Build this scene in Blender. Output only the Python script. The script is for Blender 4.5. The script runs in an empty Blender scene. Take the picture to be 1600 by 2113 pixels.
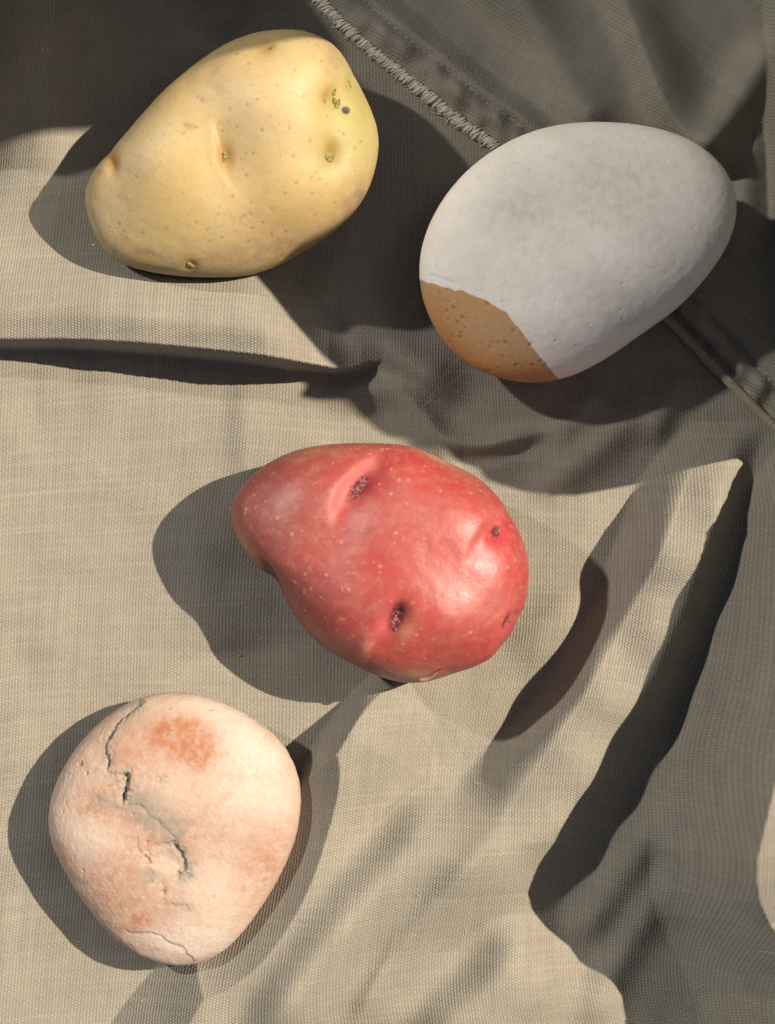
import bpy, bmesh, math
import numpy as np

# ------------------------------------------------------------------ units
# Layout unit: u = 0.11 mm on the cloth. x to the right, y down the cloth, z up.
S = 0.00011
CX, CY = 800.0, 1056.5
D = 5000.0                       # camera height above the cloth (u)
R = math.radians
scene = bpy.context.scene
col = scene.collection

# ------------------------------------------------------------------ camera
cam_d = bpy.data.cameras.new('camera')
cam_d.sensor_fit = 'HORIZONTAL'
cam_d.sensor_width = 24.0
cam_d.lens = 24.0 * D / 1600.0
cam_d.clip_start = 0.01
cam_d.clip_end = 50.0
cam_d.dof.use_dof = True
cam_d.dof.focus_distance = (D - 120) * S
cam_d.dof.aperture_fstop = 9.0
cam = bpy.data.objects.new('camera', cam_d)
cam.location = (0, 0, D * S)
col.objects.link(cam)
scene.camera = cam

# ------------------------------------------------------------------ light
SUN_EL = 48.0
SDX, SDY = 0.95, -0.31           # towards the sun, in cloth coordinates
TAN = math.tan(R(SUN_EL))

def sun_lamp(name, dx, dy, el, strength, angle, color):
    ld = bpy.data.lights.new(name, 'SUN')
    ld.energy = strength
    ld.angle = R(angle)
    ld.color = color
    lo = bpy.data.objects.new(name, ld)
    n = math.hypot(dx, dy)
    c = math.cos(R(el))
    from mathutils import Vector
    v = Vector((dx / n * c, -dy / n * c, math.sin(R(el))))
    lo.rotation_euler = v.to_track_quat('Z', 'Y').to_euler()
    lo.location = v * 0.9
    col.objects.link(lo)
    return lo

sun_lamp('sun', SDX, SDY, SUN_EL, 5.0, 0.5, (1.0, 0.885, 0.73))
# second, weaker beam: sunlight thrown back by a window pane at the upper left
sun_lamp('window_reflection', -0.84, -0.54, 38.0, 1.28, 2.0, (1.0, 0.955, 0.89))

world = bpy.data.worlds.new('World')
scene.world = world
world.use_nodes = True
wn = world.node_tree
wn.nodes.clear()
wo = wn.nodes.new('ShaderNodeOutputWorld')
wb = wn.nodes.new('ShaderNodeBackground')
ws = wn.nodes.new('ShaderNodeTexSky')
ws.sky_type = 'NISHITA'
ws.sun_disc = False
ws.sun_elevation = R(SUN_EL)
ws.sun_rotation = math.atan2(SDX, -SDY)
ws.dust_density = 4.0
wb.inputs['Strength'].default_value = 0.036
wn.links.new(ws.outputs[0], wb.inputs[0])
wn.links.new(wb.outputs[0], wo.inputs[0])

vs = scene.view_settings
vs.view_transform = 'Standard'
vs.look = 'None'
vs.gamma = 1.0
vs.use_curve_mapping = False
vs.exposure = 0.68
scene.cycles.use_denoising = True

# ------------------------------------------------------------------ helpers
f32 = np.float32

def sstep(a, b, x):
    t = np.clip((x - a) / (b - a), 0, 1)
    return t * t * (3 - 2 * t)

def spline(pts, per=8):
    """Catmull-Rom through the points (any dimension)."""
    P = np.array(pts, float)
    P = np.vstack([2 * P[0] - P[1], P, 2 * P[-1] - P[-2]])
    out = []
    for i in range(1, len(P) - 2):
        for k in range(per):
            t = k / per
            p0, p1, p2, p3 = P[i - 1], P[i], P[i + 1], P[i + 2]
            out.append(0.5 * ((2 * p1) + (-p0 + p2) * t + (2 * p0 - 5 * p1 + 4 * p2 - p3) * t * t
                              + (-p0 + 3 * p1 - 3 * p2 + p3) * t ** 3))
    out.append(P[-2])
    return np.array(out)

def line_dist(x, y, pts, per=4, smooth=True):
    """signed distance to a polyline (+ = right hand side when y points down and
    the line is walked upwards), and parameter 0..1 along it"""
    L = spline(pts, per) if smooth else np.array(pts, float)
    L = L.astype(f32)
    seg = np.hypot(*(L[1:] - L[:-1]).T)
    cum = np.concatenate([[0], np.cumsum(seg)])
    tot = cum[-1]
    best = np.full(x.shape, 1e12, f32)
    sg = np.ones(x.shape, f32)
    par = np.zeros(x.shape, f32)
    for i in range(len(seg)):
        ax, ay = L[i]
        dx, dy = L[i + 1] - L[i]
        ll = dx * dx + dy * dy + 1e-9
        t = np.clip(((x - ax) * dx + (y - ay) * dy) / ll, 0, 1)
        ex = x - ax - t * dx
        ey = y - ay - t * dy
        d = ex * ex + ey * ey
        m = d < best
        best = np.where(m, d, best)
        cr = dx * (y - ay) - dy * (x - ax)
        sg = np.where(m, np.where(cr >= 0, 1, -1), sg)
        par = np.where(m, (cum[i] + t * seg[i]) / tot, par)
    return np.sqrt(best) * sg, par

def gauss(x, y, cx, cy, sx, sy=None, ang=0.0):
    sy = sx if sy is None else sy
    c, s = math.cos(R(ang)), math.sin(R(ang))
    u = (x - cx) * c + (y - cy) * s
    v = -(x - cx) * s + (y - cy) * c
    return np.exp(-0.5 * ((u / sx) ** 2 + (v / sy) ** 2))

def waves(x, y, z, scale, seed, n=24):
    """smooth pseudo noise: sum of random plane waves, about -1..1"""
    rg = np.random.RandomState(seed)
    o = np.zeros(np.shape(x), f32)
    for i in range(n):
        k = rg.normal(size=3)
        k *= (0.5 + rg.rand()) / np.linalg.norm(k) * 2 * math.pi / scale
        o += np.sin(k[0] * x + k[1] * y + k[2] * z + rg.rand() * 6.283).astype(f32)
    return o / math.sqrt(n / 2) / 1.6

def to_m(V):
    o = np.empty(V.shape, f32)
    o[:, 0] = (V[:, 0] - CX) * S
    o[:, 1] = -(V[:, 1] - CY) * S
    o[:, 2] = V[:, 2] * S
    return o

def mesh_obj(name, V, F, mat, attrs=None, origin=None, parent=None, smooth=True):
    """V in layout units, F (n,3) or (n,4) index array already wound for y-down space"""
    me = bpy.data.meshes.new(name)
    M = to_m(np.asarray(V, float))
    og = np.zeros(3)
    if origin is not None:
        og = to_m(np.array([origin], float))[0]
    M = M - og.astype(f32)
    F = np.asarray(F)[:, ::-1]
    k = F.shape[1]
    me.vertices.add(len(M))
    me.vertices.foreach_set('co', M.astype(f32).ravel())
    me.loops.add(F.size)
    me.loops.foreach_set('vertex_index', F.astype(np.int32).ravel())
    me.polygons.add(len(F))
    me.polygons.foreach_set('loop_start', np.arange(0, F.size, k, dtype=np.int32))
    me.update(calc_edges=True)
    me.validate()
    if smooth:
        me.polygons.foreach_set('use_smooth', np.ones(len(F), bool))
    a = dict(attrs or {})
    a.setdefault('pos', np.asarray(V, f32))
    for nm, arr in a.items():
        arr = np.asarray(arr, f32)
        if arr.ndim == 1:
            at = me.attributes.new(nm, 'FLOAT', 'POINT')
            at.data.foreach_set('value', arr)
        else:
            at = me.attributes.new(nm, 'FLOAT_VECTOR', 'POINT')
            at.data.foreach_set('vector', arr.ravel())
    me.materials.append(mat)
    o = bpy.data.objects.new(name, me)
    if parent is not None:
        o.parent = parent
        o.location = og - np.array(ORG.get(parent.name, (0, 0, 0)))
    else:
        o.location = og
    ORG[o.name] = og
    col.objects.link(o)
    return o

ORG = {}

def tag(o, label, cat, group=None):
    o['label'] = label
    o['category'] = cat
    if group:
        o['group'] = group

# ------------------------------------------------------------------ material builder
class Mat:
    def __init__(self, name):
        self.m = bpy.data.materials.new(name)
        self.m.use_nodes = True
        self.t = self.m.node_tree
        self.t.nodes.clear()
        self.out = self.t.nodes.new('ShaderNodeOutputMaterial')
        self.b = self.t.nodes.new('ShaderNodeBsdfPrincipled')
        self.t.links.new(self.b.outputs[0], self.out.inputs[0])
        self.pos = self.attr('pos', vec=True)

    def lk(self, a, sock):
        if hasattr(a, 'is_output') or isinstance(a, bpy.types.NodeSocket):
            self.t.links.new(a, sock)
        else:
            if sock.type == 'RGBA' and len(a) == 3:
                a = (*a, 1)
            sock.default_value = a

    def attr(self, name, vec=False):
        n = self.t.nodes.new('ShaderNodeAttribute')
        n.attribute_name = name
        return n.outputs['Vector' if vec else 'Fac']

    def math(self, op, a, b=0.0, c=0.0, clamp=False):
        n = self.t.nodes.new('ShaderNodeMath')
        n.operation = op
        n.use_clamp = clamp
        self.lk(a, n.inputs[0]); self.lk(b, n.inputs[1]); self.lk(c, n.inputs[2])
        return n.outputs[0]

    def noise(self, size, detail=4, rough=0.55, dist=0.0, vec=None):
        n = self.t.nodes.new('ShaderNodeTexNoise')
        self.t.links.new(vec or self.pos, n.inputs['Vector'])
        n.inputs['Scale'].default_value = 1.0 / size
        n.inputs['Detail'].default_value = detail
        n.inputs['Roughness'].default_value = rough
        n.inputs['Distortion'].default_value = dist
        return n.outputs['Fac']

    def noise_vec(self, size, amount):
        n = self.t.nodes.new('ShaderNodeTexNoise')
        self.t.links.new(self.pos, n.inputs['Vector'])
        n.inputs['Scale'].default_value = 1.0 / size
        n.inputs['Detail'].default_value = 3
        a = self.t.nodes.new('ShaderNodeVectorMath'); a.operation = 'SCALE'
        self.t.links.new(n.outputs['Color'], a.inputs[0]); a.inputs['Scale'].default_value = amount
        b = self.t.nodes.new('ShaderNodeVectorMath'); b.operation = 'ADD'
        self.t.links.new(a.outputs[0], b.inputs[0]); self.t.links.new(self.pos, b.inputs[1])
        return b.outputs[0]

    def voro(self, size, rnd=1.0, feature='F1', vec=None):
        n = self.t.nodes.new('ShaderNodeTexVoronoi')
        n.feature = feature
        self.t.links.new(vec or self.pos, n.inputs['Vector'])
        n.inputs['Scale'].default_value = 1.0 / size
        n.inputs['Randomness'].default_value = rnd
        return n

    def ss(self, x, a, b):
        n = self.t.nodes.new('ShaderNodeMapRange')
        n.interpolation_type = 'SMOOTHSTEP'
        self.lk(x, n.inputs['Value'])
        lo, hi = (a, b) if a < b else (b, a)
        n.inputs['From Min'].default_value = lo
        n.inputs['From Max'].default_value = hi
        n.inputs['To Min'].default_value = 0.0 if a < b else 1.0
        n.inputs['To Max'].default_value = 1.0 if a < b else 0.0
        return n.outputs[0]

    def mix(self, fac, a, b, mode='MIX'):
        n = self.t.nodes.new('ShaderNodeMix')
        n.data_type = 'RGBA'
        n.blend_type = mode
        self.lk(fac, n.inputs[0]); self.lk(a, n.inputs[6]); self.lk(b, n.inputs[7])
        return n.outputs[2]

    def bump(self, h, dist, strength=1.0, normal=None):
        n = self.t.nodes.new('ShaderNodeBump')
        n.inputs['Strength'].default_value = strength
        n.inputs['Distance'].default_value = dist * S
        self.lk(h, n.inputs['Height'])
        if normal is not None:
            self.t.links.new(normal, n.inputs['Normal'])
        return n.outputs[0]

    def set(self, **kw):
        for k, v in kw.items():
            self.lk(v, self.b.inputs[k.replace('_', ' ')])
        return self

# ------------------------------------------------------------------ outlines of the four objects
OUT = {
 'yellow': [(172,400),(178,375),(200,340),(235,300),(285,245),(335,188),(385,142),(430,110),(480,82),(530,66),(580,60),(630,63),(670,76),(700,99),(726,138),(748,180),(768,220),(780,260),(782,300),(775,340),(760,385),(740,420),(715,450),(680,480),(640,508),(600,531),(560,550),(520,563),(480,568),(430,569),(380,567),(330,562),(280,551),(240,536),(212,515),(196,490),(188,462),(178,430)],
 'white': [(866,570),(868,530),(875,490),(890,455),(910,415),(940,375),(980,335),(1030,300),(1080,275),(1130,258),(1180,250),(1230,247),(1290,250),(1340,258),(1390,270),(1430,288),(1465,310),(1495,340),(1515,375),(1524,410),(1522,450),(1510,490),(1490,530),(1460,570),(1430,605),(1400,635),(1360,665),(1310,700),(1260,735),(1210,762),(1165,780),(1120,787),(1070,787),(1030,778),(985,760),(945,735),(915,700),(890,660),(875,620)],
 'red': [(475,1065),(478,1040),(490,1015),(515,985),(550,958),(590,938),(640,922),(700,914),(760,912),(810,914),(850,920),(890,935),(930,955),(975,978),(1010,1005),(1040,1040),(1065,1080),(1083,1120),(1091,1165),(1090,1210),(1080,1260),(1062,1305),(1040,1335),(1010,1360),(970,1378),(930,1390),(905,1400),(880,1408),(840,1410),(800,1403),(760,1388),(715,1365),(670,1338),(635,1305),(605,1265),(580,1225),(568,1208),(550,1195),(525,1165),(500,1130),(484,1095)],
 'pink': [(95,1690),(100,1655),(115,1610),(140,1565),(170,1525),(210,1485),(255,1455),(300,1438),(345,1431),(390,1433),(430,1442),(475,1460),(520,1485),(560,1515),(590,1550),(610,1590),(620,1635),(618,1680),(610,1725),(595,1770),(575,1815),(545,1865),(510,1915),(470,1960),(430,1985),(380,1998),(340,1995),(300,1985),(260,1965),(220,1930),(190,1890),(160,1850),(130,1800),(105,1750)],
}
# half height, superellipse power, harmonics kept, (height gain, towards x, towards y)
SHAPE = {'yellow': (158, 2.3, 14, (0.16, 0.80, -0.60)), 'white': (118, 2.25, 12, (0.04, 1, 0)),
         'red': (160, 2.5, 18, (0.10, 0.90, 0.3)), 'pink': (92, 2.35, 16, (0.05, -0.3, -0.9))}

class Body:
    def __init__(self, key):
        self.c, self.n, nh, self.tap = SHAPE[key]
        P = np.array(OUT[key], float)
        self.sil = self.c * 0.9 + 40
        k = (D - self.sil) / D
        P = np.array([CX, CY]) + (P - np.array([CX, CY])) * k
        c0 = (P.max(0) + P.min(0)) / 2
        self.cx, self.cy = c0
        # dense closed outline, then polar radius low-passed
        Q = np.vstack([P, P[:1]])
        d = np.concatenate([[0], np.cumsum(np.hypot(*(Q[1:] - Q[:-1]).T))])
        t = np.linspace(0, d[-1], 1200, endpoint=False)
        qx, qy = np.interp(t, d, Q[:, 0]), np.interp(t, d, Q[:, 1])
        th = np.arctan2(qy - c0[1], qx - c0[0])
        o = np.argsort(th)
        tg = np.linspace(-math.pi, math.pi, 1024, endpoint=False)
        r = np.interp(tg, th[o], np.hypot(qx - c0[0], qy - c0[1])[o], period=2 * math.pi)
        f = np.fft.rfft(r)
        h = np.arange(len(f))
        f *= 1 / (1 + (h / nh) ** 8)
        self.r = np.fft.irfft(f, 1024)
        self.z0 = 0.0

    def rad(self, th):
        u = (th + math.pi) / (2 * math.pi) * 1024
        i = np.floor(u).astype(int) % 1024
        t = u - np.floor(u)
        return self.r[i] * (1 - t) + self.r[(i + 1) % 1024] * t

    def low(self, x, y):
        """underside height above its own base, and rho"""
        dx, dy = x - self.cx, y - self.cy
        rho = np.hypot(dx, dy) / self.rad(np.arctan2(dy, dx))
        q = np.clip(1 - np.clip(rho, 0, 1) ** self.n, 0, 1) ** (1 / self.n)
        return self.c * (1 - q), rho

bodies = {k: Body(k) for k in OUT}

# ------------------------------------------------------------------ the cloth
def axis(a, b, lo, hi, step, grow=1.12):
    core = np.arange(lo, hi + step, step)
    left, right = [], []
    s, x = step, lo
    while x > a:
        s *= grow; x -= s; left.append(x)
    s, x = step, core[-1]
    while x < b:
        s *= grow; x += s; right.append(x)
    return np.concatenate([left[::-1], core, right]).astype(f32)

GX = axis(-1500, 3600, -30, 1640, 2.6)
GY = axis(-1600, 3700, -30, 2150, 2.6)
X, Y = np.meshgrid(GX, GY)

SEAM = [(520, -180), (600, -70), (660, 0), (700, 45), (760, 100), (860, 180), (960, 262), (1030, 312),
        (1150, 430), (1270, 560), (1372, 658), (1480, 770), (1600, 890), (1720, 1010), (1900, 1180)]

# shadow reach that the unseen heap is shaped to throw, along lines w = y + 0.326 x
WT = [(-2500,-300,0),(150,-120,0),(215,-80,0),(275,-20,0),(300,40,0),(318,140,0),(330,400,0),(340,600,0),(400,640,0),(600,640,0),(690,625,40),(720,575,85),(734,530,112),(780,560,130),(860,615,155),(965,690,150),
      (1000,640,30),(1020,610,10),(1058,700,10),(1128,765,10),(1160,790,10),(1233,900,10),(1340,1035,0),(1385,1100,0),(1410,1180,0),(1428,1320,10),(1440,1485,40),(1455,1525,60),(1480,1495,90),
      (1560,1445,172),(1656,1400,170),(1780,1335,166),(1890,1270,156),(2000,1195,138),(2070,1125,112),(2130,1080,74),(2182,1050,35),(2230,1065,20),(2275,1095,8),(2330,1150,0),(2370,1175,0),
      (2420,1215,0),(2470,1262,0),(2520,1280,0),(2700,1285,0),(4200,1300,0)]
WK, WR, WZ = np.array(WT, float).T
WKX = np.array([-2500, 150, 300, 400, 500, 620, 734, 860, 965, 1050, 1144, 1233, 1340, 1385, 1400, 1415, 1450, 1480, 1560, 1656, 1780, 1890, 2000, 2070, 2130, 2182, 2230, 2275, 2330, 2370, 2420, 2470, 2520, 2700, 4200])
WXC = np.array([1900, 1900, 1900, 1900, 1900, 1890, 1880, 1870, 1860, 1850, 1840, 1820, 1800, 1790, 1780, 1780, 1760, 1740, 1680, 1650, 1610, 1570, 1530, 1505, 1490, 1480, 1484, 1495, 1520, 1545, 1580, 1610, 1640, 1700, 1700])
WXS = np.array([1600, 1600, 1600, 1600, 1600, 1600, 1600, 1600, 1600, 1600, 1600, 1600, 1600, 1610, 1620, 1620, 1590, 1560, 1490, 1470, 1430, 1390, 1360, 1345, 1335, 1330, 1335, 1340, 1350, 1370, 1390, 1410, 1430, 1460, 1460])

def blur_rows(A, k):
    for _ in range(3):
        P = np.pad(A, ((k + 1, k), (0, 0)), mode='edge').cumsum(0, dtype=np.float64)
        A = ((P[2 * k + 1:] - P[:-2 * k - 1]) / (2 * k + 1)).astype(f32)
    return A

def cloth_height(X, Y):
    h = np.zeros(X.shape, f32)
    # broad unevenness
    h += 5 * waves(X, Y, 0 * X, 420, 3) + 1.6 * waves(X, Y, 0 * X, 150, 5)

    # --- the lip of the big fold on the left
    d, _ = line_dist(X, Y, [(-900, 640), (-400, 690), (0, 714), (150, 716), (330, 728), (520, 748), (640, 765), (715, 771), (768, 752)])
    up = -d                                             # positive above the lip
    H = np.interp(X, [-900, 0, 300, 560, 680, 745, 790], [90, 125, 180, 192, 150, 80, 0]).astype(f32)
    prof = sstep(-7, 9, up) * (0.90 + 0.10 * sstep(0, 60, up)) * np.exp(-np.clip(up - 55, 0, None) ** 2 / (2 * 120 ** 2))
    dc, _ = line_dist(X, Y, [(380, 380), (470, 500), (525, 570), (605, 655), (690, 742), (740, 790)])
    # the fold falls away to the right of the line dc
    side = 1 - sstep(-6, 120, -dc)
    side = np.where(Y > 772, 1, side)
    h += H * prof * side
    # hollow beside it and the small ridge beyond
    h -= 85 * gauss(X, Y, 660, 670, 85, 36, 47)
    d, t = line_dist(X, Y, [(600, 560), (650, 600), (700, 640), (770, 702), (840, 748), (905, 790), (960, 850)])
    h += 52 * np.exp(-(d / 32) ** 2 / 2) * sstep(0, .2, t) * sstep(1, .75, t)
    # S-shaped fold above the red potato
    d, t = line_dist(X, Y, [(640, 835), (710, 812), (765, 801), (822, 812), (872, 858), (915, 906), (985, 922), (1080, 905), (1190, 880)])
    a = np.where(d > 0, 30, 17)
    h += 42 * np.exp(-(d / a) ** 2 / 2) * sstep(0, .2, t) * sstep(1, .7, t)
    d, t = line_dist(X, Y, [(905, 935), (985, 945), (1070, 930), (1180, 890)])
    h -= 20 * np.exp(-(d / 14) ** 2 / 2) * sstep(0, .2, t) * sstep(1, .6, t)
    # shallow step left of the red potato
    h += 13 * sstep(455, 515, X) * sstep(720, 640, X) * sstep(770, 850, Y) * sstep(1080, 960, Y)
    h += 9 * gauss(X, Y, 420, 1120, 60, 40, 10) - 7 * gauss(X, Y, 520, 1200, 50, 35, 20)
    h += 8 * gauss(X, Y, 430, 1300, 40, 70, 35) - 8 * gauss(X, Y, 500, 1345, 90, 18, -8)

    # --- roll that runs from the red potato down to the lower left: steep on its left
    d, t = line_dist(X, Y, [(330, 2290), (400, 2130), (445, 2040), (505, 1945), (560, 1855), (602, 1770), (632, 1690), (668, 1608), (715, 1522), (770, 1445), (835, 1395)])
    wl = np.interp(t, [0, .18, .35, .55, .8, 1], [190, 150, 100, 62, 50, 38]).astype(f32)
    Hh = np.interp(t, [0, .3, .6, .85, 1], [130, 150, 178, 160, 36]).astype(f32)
    q = np.clip(-d / wl, 0, 1)
    left = np.where(q < 0.12, 1 - 1.2 * q * q, (1 - (q - 0.12) / 0.88) * 0.983)
    h += Hh * np.where(d < 0, np.clip(left, 0, 1), np.exp(-(d / 95) ** 2 / 2))

    # --- the long roll on the right: crease (V) and crest (C)
    V = [(1500, 760), (1440, 860), (1375, 965), (1300, 1062), (1238, 1150), (1256, 1215), (1236, 1295), (1160, 1392), (1045, 1500), (925, 1610), (805, 1725), (690, 1850), (565, 2000), (440, 2150), (300, 2310)]
    C = [(1580, 760), (1525, 860), (1492, 930), (1443, 1080), (1402, 1200), (1342, 1330), (1272, 1460), (1202, 1572), (1132, 1682), (1064, 1802), (1030, 1930), (960, 2100), (880, 2300)]
    dv, tv = line_dist(X, Y, V)
    dc2, tc = line_dist(X, Y, C)
    dv, dc2 = -dv, -dc2                                 # walked downwards: + = right of the line
    crest = np.interp(Y, [700, 870, 960, 1060, 1400, 1600, 1720, 1830, 1950, 2113], [0, 0, 105, 176, 170, 154, 126, 66, 32, 20]).astype(f32)
    dl = -dc2
    top = np.interp(Y, [850, 1000, 1250, 1600, 1800, 2000], [34, 60, 78, 88, 80, 60]).astype(f32)
    cl = np.interp(Y, [850, 1000, 1250, 1450, 1650, 1850, 2000], [60, 95, 78, 84, 120, 190, 240]).astype(f32)
    q = np.clip((dl - top) / cl, 0, 1)
    wob = 1 + 0.10 * waves(X, Y, 0 * X, 210, 44)
    face = (1 - 0.10 * np.clip(dl / top, 0, 1) ** 2) - 0.90 * (q * q * (3 - 2 * q))
    crest = crest * wob
    h += np.where(dl >= 0, crest * face, 0)
    # it ends in a soft slope towards the lower left
    low_ = np.interp(Y, [1400, 1560, 1800, 2113], [0, 16, 22, 16]).astype(f32)
    soft = np.where(dv > 0, low_ * np.sin(np.clip(dv / 90, 0, 1) * math.pi / 2) * np.exp(-np.clip(dv - 90, 0, None) ** 2 / (2 * 80 ** 2)), 0).astype(f32)
    soft = blur_rows(blur_rows(soft, 12).T.copy(), 12).T
    h += soft
    drop = sstep(0, np.interp(Y, [800, 1300, 1700, 2000], [60, 95, 120, 200]).astype(f32), dc2)
    h += np.where(dc2 > 0, crest - 0.66 * crest * drop, 0)
    # small soft creases
    def crease(pts, amp, w, back):
        d, t = line_dist(X, Y, pts)
        return amp * sstep(-w, w, d) * np.exp(-np.clip(d, 0, None) ** 2 / (2 * back ** 2)) * sstep(0, .25, t) * sstep(1, .75, t)
    hh = crease([(1040, 1335), (1105, 1275), (1150, 1238), (1195, 1205)], 38, 20, 55)
    hh += crease([(820, 2140), (905, 2060), (1000, 1965), (1080, 1860)], 120, 38, 100)
    hh += crease([(470, 2190), (590, 1985), (715, 1812), (850, 1672), (990, 1580)], 175, 48, 105)
    hh += crease([(940, 2190), (1010, 2100), (1080, 2030), (1150, 1975)], 36, 26, 80)
    h += blur_rows(blur_rows(hh.astype(f32), 9).T.copy(), 9).T
    d, t = line_dist(X, Y, [(700, 2170), (790, 2010), (900, 1850), (1010, 1720), (1090, 1640)])
    h += 44 * np.exp(-(d / np.where(d > 0, 70, 26)) ** 2 / 2) * sstep(0, .25, t) * sstep(1, .7, t)
    # soft ridges in the shaded hollow on the right
    for pts, amp, w in (([(1430, 1560), (1330, 1730), (1240, 1860), (1160, 1960)], 34, 34),
                        ([(1400, 1760), (1330, 1880), (1260, 2000), (1200, 2130)], 30, 30),
                        ([(1500, 1430), (1512, 1600), (1520, 1750), (1500, 1960)], 26, 24),
                        ([(1560, 1050), (1545, 1250), (1520, 1450)], 14, 40)):
        d, t = line_dist(X, Y, pts)
        h += amp * np.exp(-(d / w) ** 2 / 2) * sstep(0, .2, t) * sstep(1, .8, t)

    # --- upper left: a fold end and a crease
    d, t = line_dist(X, Y, [(430, 140), (405, 90), (330, 0), (240, -110)])
    h -= 70 * sstep(-6, 60, d) * sstep(260, 90, d) * sstep(0, .25, t)
    h += np.interp(Y, [100, 300, 400, 470, 520], [120, 125, 85, 25, 0]).astype(f32) * (sstep(-130, 125, X) - 1)
    h -= 45 * sstep(75, 190, X + 0.1 * (Y - 200)) * sstep(400, 270, Y) * sstep(560, 300, X)
    h += 18 * gauss(X, Y, 30, 130, 45, 160, 8) - 16 * gauss(X, Y, 215, 90, 60, 120, 40) + 15 * gauss(X, Y, 300, 130, 45, 90, 60)
    h -= 20 * gauss(X, Y, 150, 20, 35, 110, 70)

    # unseen hump added beyond the upper left corner to block the second beam
    d, t = line_dist(X, Y, [(-170, 330), (-185, 120), (-170, -70), (-40, -180), (230, -200), (520, -230)])
    am = np.interp(t, [0, .15, .4, .75, 1], [0, 420, 600, 560, 0]).astype(f32)
    h += am * np.exp(-(d / 68) ** 2 / 2)

    # --- seam: the right hand panel lies over the left one
    d, t = line_dist(X, Y, SEAM)
    d = -d                                              # + = upper right of the seam
    live = 1.0
    pk = waves(X, Y, 0 * X, 62, 11)
    band = sstep(-3, 7, d)
    h += 11 * band
    h += (6.5 * pk) * sstep(6, 22, d) * sstep(78, 58, d)
    h -= 9 * np.exp(-((d - 66) / 5.0) ** 2 / 2) * 0.8
    h -= 9 * np.exp(-((d - 22) / 6.0) ** 2 / 2) * sstep(1000, 1250, X)
    h += 13 * np.exp(-((d - 42) / 13.0) ** 2 / 2)
    # hollow behind the seam
    fade = sstep(1330, 1000, X)
    h -= 95 * sstep(78, 140, d) * sstep(330, 215, d) * fade
    h -= 0.50 * np.clip(d - 95, 0, 360) * sstep(930, 620, Y)
    # folds that run into the white stone from the top
    for pts, amp, wl, wr in (([(1290, -60), (1330, 60), (1378, 195), (1440, 285), (1500, 360)], 72, 26, 55),
                             ([(1040, -80), (1110, 60), (1190, 190), (1260, 300)], 48, 50, 36),
                             ([(1600, 90), (1545, 180), (1490, 270), (1450, 340)], 52, 28, 34),
                             ([(1570, 300), (1545, 420), (1530, 560)], 26, 22, 30)):
        dd, tt = line_dist(X, Y, pts)
        w = np.where(dd > 0, wl, wr)
        h += amp * np.exp(-(dd / w) ** 2 / 2) * sstep(1, .8, tt)
    # dim folds under the white stone
    for pts, amp, w in (([(1370, 800), (1290, 870), (1200, 950), (1090, 1040)], 30, 30),
                        ([(1250, 800), (1190, 860), (1120, 930)], 24, 24),
                        ([(1420, 760), (1380, 830), (1330, 930)], 24, 22)):
        dd, tt = line_dist(X, Y, pts)
        h += amp * np.exp(-(dd / w) ** 2 / 2) * sstep(0, .2, tt) * sstep(1, .7, tt)

    # --- heap rising right of the picture, its unseen height shaped for the wanted shadow
    wv = Y + 0.326 * X
    reach = np.interp(wv, WK, WR); zr = np.interp(wv, WK, WZ)
    xc = np.interp(wv, WKX, WXC); xs = np.interp(wv, WKX, WXS)
    Z = zr + (xc - reach) / SDX * TAN
    Z = np.where(xc - reach < 230, Z * 0.5, Z)
    far = np.maximum(sstep(-700, -1500, Y), sstep(2700, 3600, Y))
    Z = Z * (1 - far)
    u = np.clip((X - xs) / (xc - xs), 0, 1)
    back = np.clip((X - xc) / 1500, 0, 1)
    heap = Z * np.where(X < xc, (u ** 1.7) * (1.7 - .7 * u) , 1 - 0.8 * back * back * (3 - 2 * back))
    low = h * (1 - sstep(0.0, 0.5, u))
    return (low + heap).astype(f32)

Hc = cloth_height(X, Y)

def grid_at(G, x, y):
    x = np.asarray(x, float); y = np.asarray(y, float)
    fi = np.interp(x, GX, np.arange(len(GX))); fj = np.interp(y, GY, np.arange(len(GY)))
    i = np.clip(fi.astype(int), 0, len(GX) - 2); j = np.clip(fj.astype(int), 0, len(GY) - 2)
    a, b = fi - i, fj - j
    return (G[j, i] * (1 - a) * (1 - b) + G[j, i + 1] * a * (1 - b) + G[j + 1, i] * (1 - a) * b + G[j + 1, i + 1] * a * b)

# the objects settle into the cloth and press it down
for key, b in bodies.items():
    lo, rho = b.low(X, Y)
    m = rho < 0.62
    b.z0 = float(np.percentile(Hc[m], 45))
    under = b.z0 + lo - 1.5
    edge_ = b.c * (1 - (1 - 0.97 ** b.n) ** (1 / b.n))
    cap = b.z0 + edge_ - 1.5 + 3.2 * b.c * np.clip(rho - 0.97, 0, None)   # cloth pushed aside at the rim
    Hc = np.where(rho < 0.97, np.minimum(Hc, under), np.where(rho < 1.6, np.minimum(Hc, np.maximum(cap, b.z0)), Hc)).astype(f32)

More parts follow.
